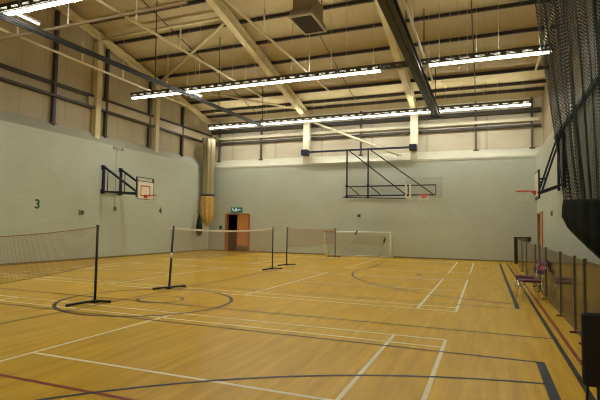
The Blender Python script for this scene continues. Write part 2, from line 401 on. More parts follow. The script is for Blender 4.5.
L = MB(); seg(L, (-14.5, 10.53), (0.62, 10.53), 0.045); seg(L, (0.59, 10.53), (0.59, 23.9), 0.08)
arc(L, (1.75, 17.3), 6.25, 100, 260, 0.06); L.build('blue_far_marking', M['line_blue'], floor)
L = MB(); seg(L, (-4.3, 18.6), (-4.55, 24.4), 0.06); arc(L, (-15.8, 17.3), 6.25, -80, 80, 0.05); L.build('arc_marking', M['line_black'], floor)
ZL[0] = 0.0017
L = MB(); seg(L, (1.06, -8.0), (1.06, 24.6), 0.055); L.build('red_edge_marking', M['line_red'], floor)
L = MB(); seg(L, (-14.5, 3.46), (-2.2, 3.46), 0.055); L.build('red_cross_marking', M['line_red'], floor)

# ------------------------------------------------------------------ steel frame
def steel(name, label, cat, mb, m, group=None):
    return tag(mb.build(name, m), label, cat, group)

# rafters: bottom of section follows z0 = 8.2
def rafter_mb(x, w, h, y0, y1):
    a = Vector((x, y0, roof(y0, 8.475) - h / 2)); b_ = Vector((x, y1, roof(y1, 8.475) - h / 2))
    mb = MB(); mb.ibeam(a, b_, w, h, 0.035, 0.03); return mb
for x, lab in ((-9.93, 'cream steel roof rafter rising from the back wall column nearest the doorway'), (-3.62, 'cream steel roof rafter rising behind the dark overhead track')):
    steel('roof_rafter', lab, 'rafter', rafter_mb(x, 0.30, 0.46, YR, 25.9), M['steel_cream'], 'cream roof rafters')
steel('gable_rafter', 'cream steel rafter sloping along the top of the numbered side wall', 'rafter', rafter_mb(-16.80, 0.24, 0.32, YR, 26.0), M['steel_cream'])
# columns on the sill
for y, lab in ((16.35, 'tall cream column on the numbered side wall, farther from the corner'), (20.55, 'cream column on the numbered side wall, nearer the corner')):
    mb = MB(); zt = roof(y + 0.16, 8.155) - 0.01
    mb.box(-16.86, -16.84, y - 0.14, y + 0.14, WH + 0.28, zt); mb.box(-16.98, -16.72, y - 0.16, y - 0.13, WH + 0.28, zt); mb.box(-16.98, -16.72, y + 0.13, y + 0.16, WH + 0.28, zt)
    mb.box(-16.74, -16.72, y - 0.15, y + 0.15, WH + 0.2, zt)
    steel('steel_column', lab, 'column', mb, M['steel_cream'], 'cream wall columns')
for x, lab in ((-9.93, 'pale cream column above the back wall, nearer the doorway'), (-3.62, 'pale cream column above the back wall over the basketball frame')):
    mb = MB(); y = YB + 0.02; zt = roof(y + 0.25, 8.0) - 0.01
    mb.box(x - 0.2, x + 0.2, y - 0.06, y - 0.03, WH + 0.03, zt); mb.box(x - 0.2, x + 0.2, y + 0.2, y + 0.23, WH + 0.25, zt); mb.box(x - 0.015, x + 0.015, y - 0.03, y + 0.2, WH + 0.15, zt)
    steel('steel_column', lab, 'column', mb, M['steel_pale'], 'cream wall columns')
# dark side wall posts; the one by the tall column paints its shaded flange
for y, lab in ((14.1, 'farthest from the corner'), (16.98, 'standing for shade on the tall column'), (20.1, 'beside the shorter cream column'), (23.05, 'nearest the corner')):
    mb = MB(); zt = roof(y + 0.08, 8.155) - 0.01; mb.bar((-16.93, y, WH + 0.35), (-16.93, y, zt), 0.16, 0.14); mb.box(-16.99, -16.84, y - 0.15, y + 0.15, WH + 0.43, WH + 0.47)
    steel('wall_post', 'dark brown steel post above the numbered side wall, ' + lab, 'post', mb, M['steel_dark'], 'dark side wall posts')
for x, lab in ((-16.12, 'in the corner by the tan net'), (-13.1, 'over the doorway'), (-6.67, 'above the folded basketball frame'), (-0.46, 'between that frame and the screen fence'), (2.2, 'in the corner by the fence')):
    mb = MB(); x *= 1.015; mb.bar((x, 26.38, WH + 0.42), (x, 26.38, 8.45), 0.10, 0.12, (0, 1, 0)); mb.box(x - 0.13, x + 0.13, 26.3, 26.48, WH + 0.42, WH + 0.50)
    steel('wall_post', 'dark slim post above the back wall, ' + lab, 'post', mb, M['post_grey'], 'dark back wall posts')
# sheeting rails
mb = MB(); mb.box(-16.98, -16.88, 9.0, 26.2, 7.50, 7.58); mb.box(-16.98, -16.90, 9.0, 26.2, 7.42, 7.5)
steel('wall_rail', 'thin dark upper rail along the cladding of the numbered side wall', 'rail', mb, M['steel_dark'])
mb = MB(); mb.box(-16.98, -16.78, 9.0, 26.2, 6.92, 7.02); mb.box(-16.98, -16.9, 9.0, 26.2, 7.02, 7.06)
steel('wall_rail', 'thick dark lower rail along the cladding of the numbered side wall', 'rail', mb, M['steel_dark'])
mb = MB(); mb.box(-16.97, -16.86, 15.9, 26.2, 7.03, 7.44)
steel('wall_beam', 'beige flat beam between two dark rails on the side wall', 'beam', mb, M['sill_beam'])
mb = MB(); mb.box(XL - 0.3, XR + 0.3, 26.28, 26.46, 6.93, 7.06); steel('wall_rail', 'dark lower rail across the cladding of the back wall', 'rail', mb, M['steel_dark'])
mb = MB(); mb.bar((XL - 0.3, 26.32, 7.30), (XR + 0.2, 26.32, 7.30), 0.14, 0.17, (0, 0, 1)); steel('wall_beam', 'pale beige tube across the back wall above its dark rail', 'beam', mb, M['steel_pale'])
mb = MB(); mb.box(XL - 0.3, XR + 0.3, 26.2, 26.46, 7.67, 7.88); steel('eaves_shadow_strip', 'dark strip painted in as eaves shadow along the back wall top', 'beam', mb, M['steel_dark'])  # dark strip stands in for the shadow under the eaves
mb = MB(); mb.tube([(-9.75, 25.75, 7.95), (-4.4, 25.68, 5.62)], 0.07, 10); mb.box(-9.85, -9.6, 25.7, 25.8, 7.85, 8.05); mb.box(-4.55, -4.25, 25.64, 25.72, 5.52, 5.7)
steel('wall_brace', 'cream diagonal brace tube running down the back wall', 'brace', mb, M['steel_pale'])
# roof struts
def strut(a, b_, r, lab):
    mb = MB(); mb.tube([a, b_], r, 10)
    for p in (a, b_): mb.box(p[0] - 0.1, p[0] + 0.1, p[1] - 0.06, p[1] + 0.06, p[2] - 0.12, p[2] + 0.12)
    steel('roof_brace', lab, 'brace', mb, M['steel_cream'], 'roof bracing')
strut((-16.8, 16.45, roof(16.45, 8.3)), (-10.0, 16.45, roof(16.45, 8.32)), 0.065, 'cream level tube from the tall side wall column to the rafter')
strut((-16.8, 20.6, roof(20.6, 8.3)), (-10.0, 16.6, roof(16.6, 8.32)), 0.065, 'cream slanting tube from the shorter side wall column to the rafter')
strut((-16.8, 20.7, roof(20.7, 8.3)), (-10.0, 25.0, roof(25.0, 8.32)), 0.05, 'cream slanting tube from the shorter column down towards the back wall')
# purlins
PY = [25.45, 24.75, 23.5, 22.05, 20.5, 18.8, 17.25, 15.65, 14.1, 12.5, 11.0]
for i, y in enumerate(PY):
    mb = MB(); z = roof(y, 8.485)
    mb.bar((XL - 0.38, y, z + 0.085), (XR + 0.38, y, z + 0.085), 0.025, 0.17, (0, SL, 1))
    mb.bar((XL - 0.38, y - 0.035, z + 0.005), (XR + 0.38, y - 0.035, z + 0.005), 0.09, 0.02); mb.bar((XL - 0.38, y + 0.035, z + 0.155), (XR + 0.38, y + 0.035, z + 0.155), 0.09, 0.02)
    steel('roof_purlin', 'dark steel roof purlin, %s from the back wall' % ORD[i], 'purlin', mb, M['steel_dark'], 'dark roof purlins')
for x, lab in ((-13.1, 'over the doorway bay'), (-6.7, 'over the middle bay'), (-0.45, 'over the bay by the screen fence')):
    mb = MB(); mb.tube([(x, 11.1, roof(11.1, 8.47)), (x, 25.0, roof(25.0, 8.47))], 0.022, 6)
    steel('sag_bar', 'thin dark bar crossing the purlins ' + lab, 'bar', mb, M['steel_dark'], 'thin bars across the purlins')

# ------------------------------------------------------------------ overhead net tracks
def net_track(x, y0, y1, z, lab, w, h, tilt=0.0):
    t = thing('net_track', lab, 'track', (x, y1, z), 0, 'dark overhead net tracks'); t.rotation_euler = (tilt, 0, 0)
    mb = MB(); mb.ibeam((0, y0 - y1, h/2), (0, 0, h/2), w, h, 0.05, 0.05); mb.build('beam', M['track'], t)
    mb = MB(); mb.bar((0, y0 - y1, -0.03), (0, -0.02, -0.02), 0.05, 0.04); mb.build('runner', M['black'], t)
    mb = MB(); mb.box(-w/2 - 0.02, w/2 + 0.02, -0.02, 0.02, -0.08, h + 0.02); mb.build('end_plate', M['black'], t)
    for y in (y1 - 0.15, y1 - 4.6, y1 - 9.0):
        if y < y0: continue
        mb = MB(); mb.tube([(0, y - y1, h), (0, y - y1, roof(y, 8.63) - z)], 0.02, 8); mb.build('hanger', M['steel_dark'], t)
net_track(-2.2, 3.0, 22.9, 7.0, 'wide dark steel track hung beside the rafter over the basketball frame', 0.34, 0.30)
net_track(-11.25, 3.0, 22.6, 7.0, 'slim dark steel track hung below the roof along the numbered side wall', 0.08, 0.11, 0.018)

# ------------------------------------------------------------------ strip lights
def make_light(length, lit=True):
    """batten with a slotted open-topped reflector: light is seen through the slots"""
    t = thing('strip_light', 'x', 'ceiling light', (0, 0, 0))
    h = length / 2 - 0.004
    def wing(mb, sy, o, x0, x1, za, zb):
        w = lambda z: sy * (0.125 + 0.35 * (z - 0.05) + o)
        mb.hexa([(x0, w(za), za), (x1, w(za), za), (x1, w(za) + sy*0.004, za), (x0, w(za) + sy*0.004, za), (x0, w(zb), zb), (x1, w(zb), zb), (x1, w(zb) + sy*0.004, zb), (x0, w(zb) + sy*0.004, zb)])
    n = max(3, round(length / 0.45))
    for nm, m_, o in (('reflector', M['refl'], 0.0), ('housing', M['housing'], 0.005)):
        mb = MB()
        for sy in (-1, 1):
            wing(mb, sy, o, -h, h, 0.045, 0.085); wing(mb, sy, o, -h, h, 0.135, 0.22)
            for k in range(n + 1):
                xc = -h + 2 * h * k / n; wing(mb, sy, o, max(-h, xc - 0.09), min(h, xc + 0.09), 0.085, 0.135)
        if nm == 'housing':
            for k in range(9): x = (-1 + 0.25 * k) * (h - 0.05); mb.box(x - 0.05, x + 0.05, -0.18, 0.18, 0.215, 0.225)
            mb.box(-h, h, -0.012, 0.012, 0.06, 0.075)
        mb.build(nm, m_, t)
    mb = MB(); mb.rbox(-h + 0.015, h - 0.015, -0.075, 0.075, -0.005, 0.028, 0.01)
    mb.build('tube', M['tube'] if lit else M['tube_off'], t)
    for x in (-h, h):
        s_ = 1 if x > 0 else -1
        mb = MB(); mb.rbox(min(x, x - s_*0.022), max(x, x - s_*0.022), -0.11, 0.11, -0.025, 0.07, 0.006); mb.build('end_cap', M['white'], t)
    return t
def light_hangers(t, x0, x1, y, z):
    for x in (x0, x1):
        mb = MB(); mb.tube([(x, 0, 0.07), (x, 0, roof(y, 8.63) - z)], 0.006, 6); mb.build('hanger', M['wire'], t)
def light_row(y, z, spans, rowname, off=()):
    cache = {}
    for k, (xa, xb) in enumerate(spans):
        lit = k not in off; key = (round(xb - xa, 2), lit)
        if key not in cache:
            t = make_light(xb - xa, lit); light_hangers(t, -(xb-xa)*0.32, (xb-xa)*0.32, y, z); cache[key] = t
        else: t = copy_thing(cache[key])
        t.location = ((xa + xb) / 2, y, z)
        tag(t, '%s strip light, %s from the numbered side wall in the row %s' % ('lit' if lit else 'unlit', ORD[k], rowname), 'ceiling light', 'strip lights in the row ' + rowname)
def even(x0, x1, n): return [(x0 + (x1 - x0) * k / n, x0 + (x1 - x0) * (k + 1) / n) for k in range(n)]
light_row(24.5, 7.62, even(-15.95, 2.05, 10), 'nearest the back wall')
light_row(16.86, 7.42, even(-15.2, -3.57, 7) + [(-3.57, -1.85)] + even(-1.85, 2.04, 2), 'before the last', off=(7,))
light_row(8.75, 7.42, even(-15.2, 2.05, 10), 'nearest the viewer')
for x, y, lab in ((-12.55, 17.95, 'short lit tube set crosswise beside the row before the last'), (-12.78, 9.45, 'short lit tube set crosswise beside the nearest row')):
    t = thing('crosswise_light', lab, 'ceiling light', (x, y, 7.72))
    mb = MB(); mb.rbox(-0.05, 0.05, -0.58, 0.58, 0.03, 0.10, 0.01); mb.build('housing', M['white'], t)
    mb = MB(); mb.tube([(0, -0.55, 0.0), (0, 0.55, 0.0)], 0.028, 8); mb.build('tube', M['tube_dim'], t)
    mb = MB(); mb.tube([(0, 0, 0.1), (0, 0, roof(y, 8.63) - 7.72)], 0.008, 6); mb.build('hanger', M['wire'], t)
# lamp rows of the same hall behind the viewer
for y, e in ((0.6, 110.0), (-6.5, 90.0)):
    ld = bpy.data.lights.new('lamp_row', 'AREA'); ld.shape = 'RECTANGLE'; ld.size = 17.0; ld.size_y = 0.14; ld.energy = e; ld.color = (1.0, 0.97, 0.83)
    lo = bpy.data.objects.new('lamp_row', ld); COL.objects.link(lo); lo.location = (-6.8, y, 7.6)

# white rails running down the hall, joined by a cross rail
RZ = 7.7
def long_rail(x, y0, y1, rods, lab, xe=None):
    t = thing('hanging_rail', lab, 'rail', (x, y1, RZ), 0, 'white rails hung below the roof')
    sl = 0 if xe is None else (x - xe) / (y1 - y0)
    for a, b_ in ((y0, 10.05), (10.45, y1)):
        a = max(a, y0)
        if b_ <= a: continue
        mb = MB(); mb.rbox(-0.035, 0.035, a - y1, b_ - y1, -0.035, 0.035, 0.012); mb.build('section', M['rail'], t)
    if y0 < 10:
        mb = MB(); mb.tube([(0, 10.02 - y1, 0), (0, 10.48 - y1, 0)], 0.02, 8); mb.build('joint', M['wire'], t)
    for y in rods:
        mb = MB(); zt = roof(y, 8.63) - RZ
        mb.tube([(0, y - y1, 0.03), (0, y - y1, zt)], 0.008, 6)
        rd = mb.build('rod', M['wire'], t)
        mb = MB(); mb.tube([(0, y - y1, 0.03), (0, y - y1, 0.80)], 0.028, 8); mb.build('lit_sleeve', M['rail'], rd)  # paler sleeve imitates the lit lower part of the rod
for x, rods, lab in ((-14.2, (12.99, 15.13, 18.0), 'white hanging rail closest to the numbered side wall'), (-9.8, (10.9, 13.08, 17.8), 'white hanging rail over the nets, beside the first rafter'),
                     (-6.5, (12.94, 17.0), 'white hanging rail below the brown heater'), (-2.0, (13.89, 18.2), 'white hanging rail close along the wide dark track'), (1.8, (16.2,), 'white hanging rail in front of the dark green net')):
    long_rail(x, 11.3 if x > 1 else 4.0, 19.5, rods, lab)
t = thing('hanging_rail', 'dull cross rail joining the white hanging rails beyond the nearest lamp row', 'rail', (-11.5, 10.25, RZ - 0.06), 0, 'white rails hung below the roof')
mb = MB(); mb.rbox(-4.6, 4.0, -0.04, 0.04, -0.04, 0.04, 0.012); mb.build('section', M['heater'], t)
for x in (-2.55, -0.35):
    mb = MB(); mb.tube([(x, 0, 0.03), (x, 0, roof(10.25, 8.63) - RZ + 0.06)], 0.008, 6); rd = mb.build('rod', M['wire'], t)
    mb = MB(); mb.tube([(x, 0, 0.03), (x, 0, 0.85)], 0.028, 8); mb.build('lit_sleeve', M['rail'], rd)  # same pale stretch for the lit rod end
# hoist cords of the net by the wide track
for k, (x, y) in enumerate(((-1.35, 15.2), (-1.05, 15.6), (-0.8, 16.1), (-0.55, 16.4))):
    mb = MB(); mb.tube([(x, y, roof(y, 8.63)), (x + 0.01, y, 7.0)], 0.008, 6); mb.tube([(x + 0.01, y, 7.0), (x + 0.01, y, 6.85)], 0.02, 8)
    steel('hoist_cord', 'thin pale hoist cord beside the wide dark track, %s from it' % ORD[k], 'cord', mb, M['wire'], 'pale hoist cords')

# warm-air heater
t = thing('unit_heater', 'boxy brown heater with a dark square grille below the roof', 'heater', (-5.68, 14.7, 8.6), 0)
mb = MB(); mb.loft([[(x*k, y*k, z) for x, y in ((-0.40, -0.74), (0.40, -0.74), (0.40, 0.74), (-0.40, 0.74))] for z, k in ((0.06, 1.0), (0.18, 1.0), (0.34, 0.82), (0.85, 0.82))], True, True, False); mb.build('casing', M['heater'], t)
mb = MB()
for k in range(11): mb.bar((-0.36, -0.60 + k * 0.12, 0.02), (0.36, -0.60 + k * 0.12, 0.02), 0.10, 0.012, (0, 0.35, 1))
mb.box(-0.37, 0.37, -0.70, 0.70, 0.035, 0.06); mb.build('grille', M['heater_dark'], t)
mb = MB(); mb.box(-0.42, -0.37, -0.76, 0.76, -0.01, 0.06); mb.box(0.37, 0.42, -0.76, 0.76, -0.01, 0.06); mb.box(-0.37, 0.37, -0.76, -0.71, -0.01, 0.06); mb.box(-0.37, 0.37, 0.71, 0.76, -0.01, 0.06); mb.build('rim', M['sill_beam'], t)
mb = MB(); mb.tube([(0, 0.1, 0.85), (0, 0.1, 1.3), (0, 0.5, 1.75), (0, 0.9, 2.0)], 0.14, 12); mb.build('flue', M['steel_dark'], t)
for sx in (-1, 1):
    for sy in (-1, 1):
        mb = MB(); mb.tube([(sx*0.30, sy*0.5, 0.8), (sx*0.30, sy*0.5, roof(14.7 + sy*0.5, 8.63) - 8.6)], 0.018, 8); mb.build('hanger', M['steel_dark'], t)

# ------------------------------------------------------------------ basketball units
def ring_parts(t, m_ring):
    """ring at origin of t's board: local -y is into the court; called with a function mapping local to t space"""
def add_ring(t, fn, z):
    mb = MB(); mb.tube([fn(0.225 * math.cos(a), -0.375 + 0.225 * math.sin(a), z) for a in [2*PI*k/28 for k in range(28)]], 0.016, 8, True)
    mb.tube([fn(-0.06, 0.0, z), fn(-0.06, -0.16, z)], 0.014, 8); mb.tube([fn(0.06, 0.0, z), fn(0.06, -0.16, z)], 0.014, 8)
    p = [fn(x, y, zz) for x, y, zz in ((-0.11, 0, z-0.12), (0.11, 0, z-0.12), (0.11, -0.012, z-0.12), (-0.11, -0.012, z-0.12), (-0.11, 0, z+0.03), (0.11, 0, z+0.03), (0.11, -0.012, z+0.03), (-0.11, -0.012, z+0.03))]
    mb.hexa(p)
    for sx in (-1, 1): mb.quad(fn(sx*0.09, -0.01, z - 0.12), fn(sx*0.09, -0.01, z), fn(sx*0.05, -0.17, z), fn(sx*0.05, -0.15, z - 0.02))
    ring = mb.build('ring', M['orange'], t)
    mb = MB()
    for k in range(12):
        for s in (-1, 1):
            a0 = 2*PI*k/12; a1 = a0 + s * PI/6; a2 = a0
            pts = [(0.215, a0, 0), (0.175, a1, 0.13), (0.145, a2, 0.26), (0.13, a1, 0.38)]
            mb.tube([fn(r*math.cos(a), -0.375 + r*math.sin(a), z - d) for r, a, d in pts], 0.004, 4)
    mb.build('net', M['cord'], ring)

# side wall unit, swung out: trusses run from the wall to the board
t = thing('basketball_hoop', 'navy wall bracket with a white backboard, swung out from the numbered wall', 'basketball hoop', (XL, 17.15, 0))
yA, yB, out = -0.50, 0.60, 2.0
for y in (yA, yB):
    mb = MB(); mb.bar((0.05, y, 3.02), (0.05, y, 4.30), 0.10, 0.10); mb.box(0, 0.02, y - 0.12, y + 0.12, 4.12, 4.34); mb.box(0, 0.02, y - 0.12, y + 0.12, 3.0, 3.2)
    p = mb.build('mount_post', M['navy'], t)
    mb = MB(); mb.bar((0.06, y, 3.1), (out, y, 3.0), 0.09, 0.09); mb.bar((0.08, y, 4.24), (out - 0.05, y, 3.1), 0.085, 0.085); mb.bar((0.3, y, 4.05), (0.3, y, 3.1), 0.03, 0.03); mb.build('truss', M['navy'], t)
mb = MB(); mb.bar((0.08, yA, 3.1), (0.08, yB, 3.1), 0.06, 0.06); mb.bar((0.9, yA, 3.07), (0.9, yB, 3.07), 0.05, 0.05); mb.bar((0.9, yB, 3.75), (out, yB, 3.5), 0.04, 0.04); mb.build('cross_bar', M['navy'], t)
mb = MB()
for z in (2.85, 3.55): mb.bar((out, yA, z), (out, yB, z), 0.05, 0.05)
for y in (yA, yB): mb.bar((out, y, 2.82), (out, y, 3.75), 0.05, 0.05)
mb.bar((out + 0.03, yA + 0.02, 3.74), (out + 0.03, yB + 0.02, 3.74), 0.03, 0.03)
mb.build('board_frame', M['black'], t)
mb = MB(); mb.rbox(out + 0.03, out + 0.055, yA, yB, 2.74, 3.58, 0.006); bd = mb.build('backboard', M['board'], t)
mb = MB(); X = out + 0.059
for a, b_ in (((X, yA, 3.565), (X, yB, 3.565)), ((X, yA, 2.755), (X, yB, 2.755)), ((X, yA + 0.015, 2.74), (X, yA + 0.015, 3.58)), ((X, yB - 0.015, 2.74), (X, yB - 0.015, 3.58))): mb.bar(a, b_, 0.03, 0.006, (1, 0, 0))
mb.build('border', M['black'], bd)
mb = MB()
for a, b_ in (((X, -0.28, 2.92), (X, -0.28, 3.36)), ((X, 0.32, 2.92), (X, 0.32, 3.36)), ((X, -0.3, 3.36), (X, 0.34, 3.36)), ((X, -0.3, 2.92), (X, 0.34, 2.92))): mb.bar(a, b_, 0.05, 0.006, (1, 0, 0))
mb.build('target_square', M['target'], bd)
add_ring(t, lambda x, y, z: (X - y, 0.02 + x, z), 2.93)

# far unit on the back wall, folded sideways
t = thing('basketball_hoop', 'long navy basketball frame with a clear backboard, folded along the back wall', 'basketball hoop', (-6.6, 25.25, 0))
mb = MB(); mb.bar((-3.25, 0.05, 5.98), (2.95, 0.05, 5.98), 0.10, 0.10); mb.build('top_bar', M['navy'], t)
for x in (-3.28, 2.98):
    mb = MB(); mb.rbox(x - 0.20, x + 0.20, -0.08, 0.36, 5.80, 6.14, 0.03); mb.build('end_bracket', M['navy'], t)
for k, (x, xe) in enumerate(((-0.68, 2.75), (0.54, 4.18))):
    y = 0.02 - 0.14 * k
    mb = MB(); mb.bar((x, 0.02, 3.32), (x, 0.02, 5.98), 0.075, 0.075); mb.box(x - 0.07, x + 0.07, -0.04, 0.08, 3.25, 3.42); mb.box(x - 0.07, x + 0.07, -0.04, 0.08, 3.86, 4.0); mb.build('mount_post', M['navy'], t)
    mb = MB(); mb.bar((x, y, 3.90), (xe, y, 3.90), 0.06, 0.06); mb.bar((x, y, 3.38), (xe, y, 3.38), 0.07, 0.07); mb.bar((xe, y, 3.38), (xe, y, 3.90), 0.04, 0.04)
    mb.bar((x + 0.15, y, 5.92), (xe - 0.15, y, 3.42), 0.06, 0.06); mb.bar((x + 0.2, y, 3.86), (x + 0.72, y, 3.42), 0.05, 0.05)
    mb.build('truss', M['navy'], t)
mb = MB(); mb.bar((-0.9, -0.02, 3.30), (2.7, -0.02, 3.20), 0.05, 0.05); mb.build('stay_bar', M['navy'], t)
bx0, bx1, bz0, bz1, by = 2.66, 4.52, 3.22, 4.30, -0.28
mb = MB(); mb.rbox(bx0, bx1, by - 0.012, by + 0.012, bz0, bz1, 0.004); bd = mb.build('backboard', M['acrylic'], t)
mb = MB()
for a, b_ in (((bx0, by-0.016, bz0), (bx0, by-0.016, bz1 - 0.35)), ((bx0 + 0.22, by-0.016, bz0), (bx0 + 0.22, by-0.016, bz1 - 0.35)), ((bx0, by-0.016, bz0), (bx0 + 0.22, by-0.016, bz0))): mb.bar(a, b_, 0.075, 0.008, (0, 1, 0))
mb.build('pad', M['board'], bd)
add_ring(t, lambda x, y, z: (3.62 + x * 1.25, by - 0.02 + y * 1.1, z), 3.32)

# unit on the fence-side wall, edge on behind the green net
t = thing('basketball_hoop', 'dark basketball bracket seen edge-on, reaching out from behind the green net', 'basketball hoop', (XR, 17.2, 0))
for y in (-0.6, 0.6):
    mb = MB(); mb.bar((-0.05, y, 2.95), (-0.05, y, 4.75), 0.08, 0.08); mb.build('mount_post', M['navy'], t)
    mb = MB(); mb.bar((-0.06, y, 3.08), (-0.80, y, 2.80), 0.07, 0.07); mb.bar((-0.10, y, 4.70), (-0.70, y, 2.80), 0.06, 0.06); mb.bar((-0.74, y, 3.25), (-0.58, y, 3.25), 0.06, 0.06); mb.build('truss', M['navy'], t)
mb = MB(); mb.bar((-0.10, -5.8, 4.85), (-0.10, 0.9, 4.80), 0.10, 0.10); mb.build('top_bar', M['navy'], t)
mb = MB(); mb.rbox(-0.78, -0.73, -0.6, 0.6, 2.62, 3.56, 0.01); bd = mb.build('backboard', M['black'], t)
mb = MB(); mb.rbox(-0.79, -0.78, -0.55, 0.55, 2.72, 3.5, 0.006); mb.build('board_face', M['board'], bd)
add_ring(t, lambda x, y, z: (-0.80 + y, x, z), 2.90)

# ------------------------------------------------------------------ doors, sign, wall fittings
o = MB()
o.box(DX0 - 0.08, DX0 + 0.06, YB - 0.03, YB + 0.15, 0, DH + 0.06); o.box(DX1 - 0.06, DX1 + 0.08, YB - 0.03, YB + 0.15, 0, DH + 0.06); o.box(DX0, DX1, YB - 0.03, YB + 0.15, DH, DH + 0.08)
d1 = struct('door_1', o, M['door_frame'], 'double doorway in the back wall with one leaf open', 'door')
xm = -14.52
mb = MB(); mb.rbox(xm, DX1 - 0.06, YB + 0.02, YB + 0.065, 0.02, DH - 0.01, 0.006); leaf = mb.build('leaf', M['door'], d1)
mb = MB(); mb.box(xm + 0.02, DX1 - 0.09, YB + 0.012, YB + 0.02, 0.04, 0.34); mb.build('kick_plate', M['kick'], leaf)
mb = MB(); mb.bar((xm + 0.1, YB - 0.03, 0.95), (xm + 0.1, YB - 0.03, 1.25), 0.025, 0.025); mb.bar((xm + 0.1, YB + 0.02, 0.98), (xm + 0.1, YB - 0.03, 0.98), 0.02, 0.02); mb.bar((xm + 0.1, YB + 0.02, 1.22), (xm + 0.1, YB - 0.03, 1.22), 0.02, 0.02); mb.build('handle', M['chrome'], leaf)
mb = MB(); mb.rbox(DX0 - 0.76, DX0, YB + 0.26, YB + 0.305, 0.02, DH - 0.01, 0.006); mb.build('leaf', M['door'], d1)
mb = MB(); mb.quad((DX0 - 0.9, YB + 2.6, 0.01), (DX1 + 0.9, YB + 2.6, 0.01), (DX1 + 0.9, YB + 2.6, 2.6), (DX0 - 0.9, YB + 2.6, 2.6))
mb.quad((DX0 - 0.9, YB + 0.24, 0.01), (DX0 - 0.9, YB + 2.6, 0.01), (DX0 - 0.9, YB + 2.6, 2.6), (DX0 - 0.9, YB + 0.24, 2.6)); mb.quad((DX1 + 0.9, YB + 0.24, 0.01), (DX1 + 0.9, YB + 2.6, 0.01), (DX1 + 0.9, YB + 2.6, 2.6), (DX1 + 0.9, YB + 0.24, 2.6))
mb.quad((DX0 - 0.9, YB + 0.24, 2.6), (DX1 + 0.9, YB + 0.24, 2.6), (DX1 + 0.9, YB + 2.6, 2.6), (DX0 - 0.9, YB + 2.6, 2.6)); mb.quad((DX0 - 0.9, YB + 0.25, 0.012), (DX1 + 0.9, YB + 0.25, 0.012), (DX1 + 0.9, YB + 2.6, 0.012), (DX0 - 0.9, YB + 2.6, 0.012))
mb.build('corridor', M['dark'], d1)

o = MB(); o.box(XR - 0.03, XR + 0.15, RD0 - 0.07, RD0 + 0.05, 0, RDH + 0.06); o.box(XR - 0.03, XR + 0.15, RD1 - 0.05, RD1 + 0.07, 0, RDH + 0.06); o.box(XR - 0.03, XR + 0.15, RD0, RD1, RDH, RDH + 0.07)
d2 = struct('door_2', o, M['door_frame'], 'wooden door in the side wall beyond the screen fence', 'door')
mb = MB(); mb.rbox(XR + 0.03, XR + 0.075, RD0 + 0.05, RD1 - 0.62, 0.02, RDH, 0.006); leaf = mb.build('leaf', M['door'], d2)
mb = MB(); mb.bar((XR - 0.02, RD1 - 0.85, 0.95), (XR - 0.02, RD1 - 0.85, 1.25), 0.025, 0.025); mb.build('handle', M['chrome'], leaf)
mb = MB(); mb.quad((XR + 0.5, RD0 - 0.2, 0.01), (XR + 0.5, RD1 + 0.2, 0.01), (XR + 0.5, RD1 + 0.2, 2.5), (XR + 0.5, RD0 - 0.2, 2.5)); mb.build('gap_shade', M['dark'], d2)  # near-black sheet painted as the shade beyond the open door

t = thing('exit_sign', 'green exit sign with white running figure and arrow above the doorway', 'sign', (-14.55, YB, 2.44))
mb = MB(); mb.rbox(-0.40, 0.40, -0.09, -0.005, 0, 0.32, 0.012); mb.build('casing', M['green_sign'], t)
mb = MB(); Y = -0.094
mb.poly([(-0.27 + 0.035*math.cos(a), Y, 0.245 + 0.035*math.sin(a)) for a in [2*PI*k/10 for k in range(10)]])
for a, b_, wd in (((-0.25, 0.20), (-0.20, 0.12), 0.05), ((-0.20, 0.13), (-0.12, 0.09), 0.03), ((-0.13, 0.10), (-0.10, 0.05), 0.03), ((-0.21, 0.12), (-0.24, 0.05), 0.03), ((-0.25, 0.19), (-0.32, 0.14), 0.025), ((-0.24, 0.19), (-0.16, 0.18), 0.025)):
    mb.bar((a[0], Y, a[1]), (b_[0], Y, b_[1]), wd, 0.004, (0, 1, 0))
mb.box(-0.07, 0.04, Y - 0.002, Y + 0.002, 0.06, 0.26)
mb.bar((0.32, Y, 0.16), (0.16, Y, 0.16), 0.05, 0.004, (0, 1, 0)); mb.poly([(0.16, Y, 0.25), (0.08, Y, 0.16), (0.16, Y, 0.07)]); mb.build('pictogram', M['sign_lit'], t)

def number(txt, y, zc, h):
    cu = bpy.data.curves.new('court_number', 'FONT'); cu.body = txt; cu.size = h / 0.72; cu.extrude = 0.003; cu.offset = 0.012; cu.align_x = 'CENTER'
    ob = bpy.data.objects.new('court_number', cu); COL.objects.link(ob)
    ob.location = (XL + 0.004, y, zc - h / 2); ob.rotation_euler = (PI / 2, 0, PI / 2)
    cu.materials.append(M['green_paint']); ob.parent = wall_left
    return ob
number('3', 13.3, 2.36, 0.37); number('4', 20.85, 2.38, 0.36)
def wall_box(name, lab, cat, x0, x1, y0, y1, z0, z1, m, cover_or_glint=None):
    t = thing(name, lab, cat, ((x0 + x1)/2, (y0 + y1)/2, z0))
    mb = MB(); cx, cy = (x0 + x1)/2, (y0 + y1)/2; mb.rbox(x0 - cx, x1 - cx, y0 - cy, y1 - cy, 0, z1 - z0, 0.012); mb.build('casing', m, t)
    if cover_or_glint: mb = MB(); mb.rbox(*cover_or_glint, 0.004); mb.build('cover', M['dark_plastic'], t)
    return t
wall_box('wall_socket', 'square grey box low on the side wall between number and hoop', 'socket', XL, XL + 0.07, 15.36, 15.58, 1.98, 2.2, M['grey_plastic'], (0.035, 0.045, -0.07, 0.07, 0.05, 0.17))
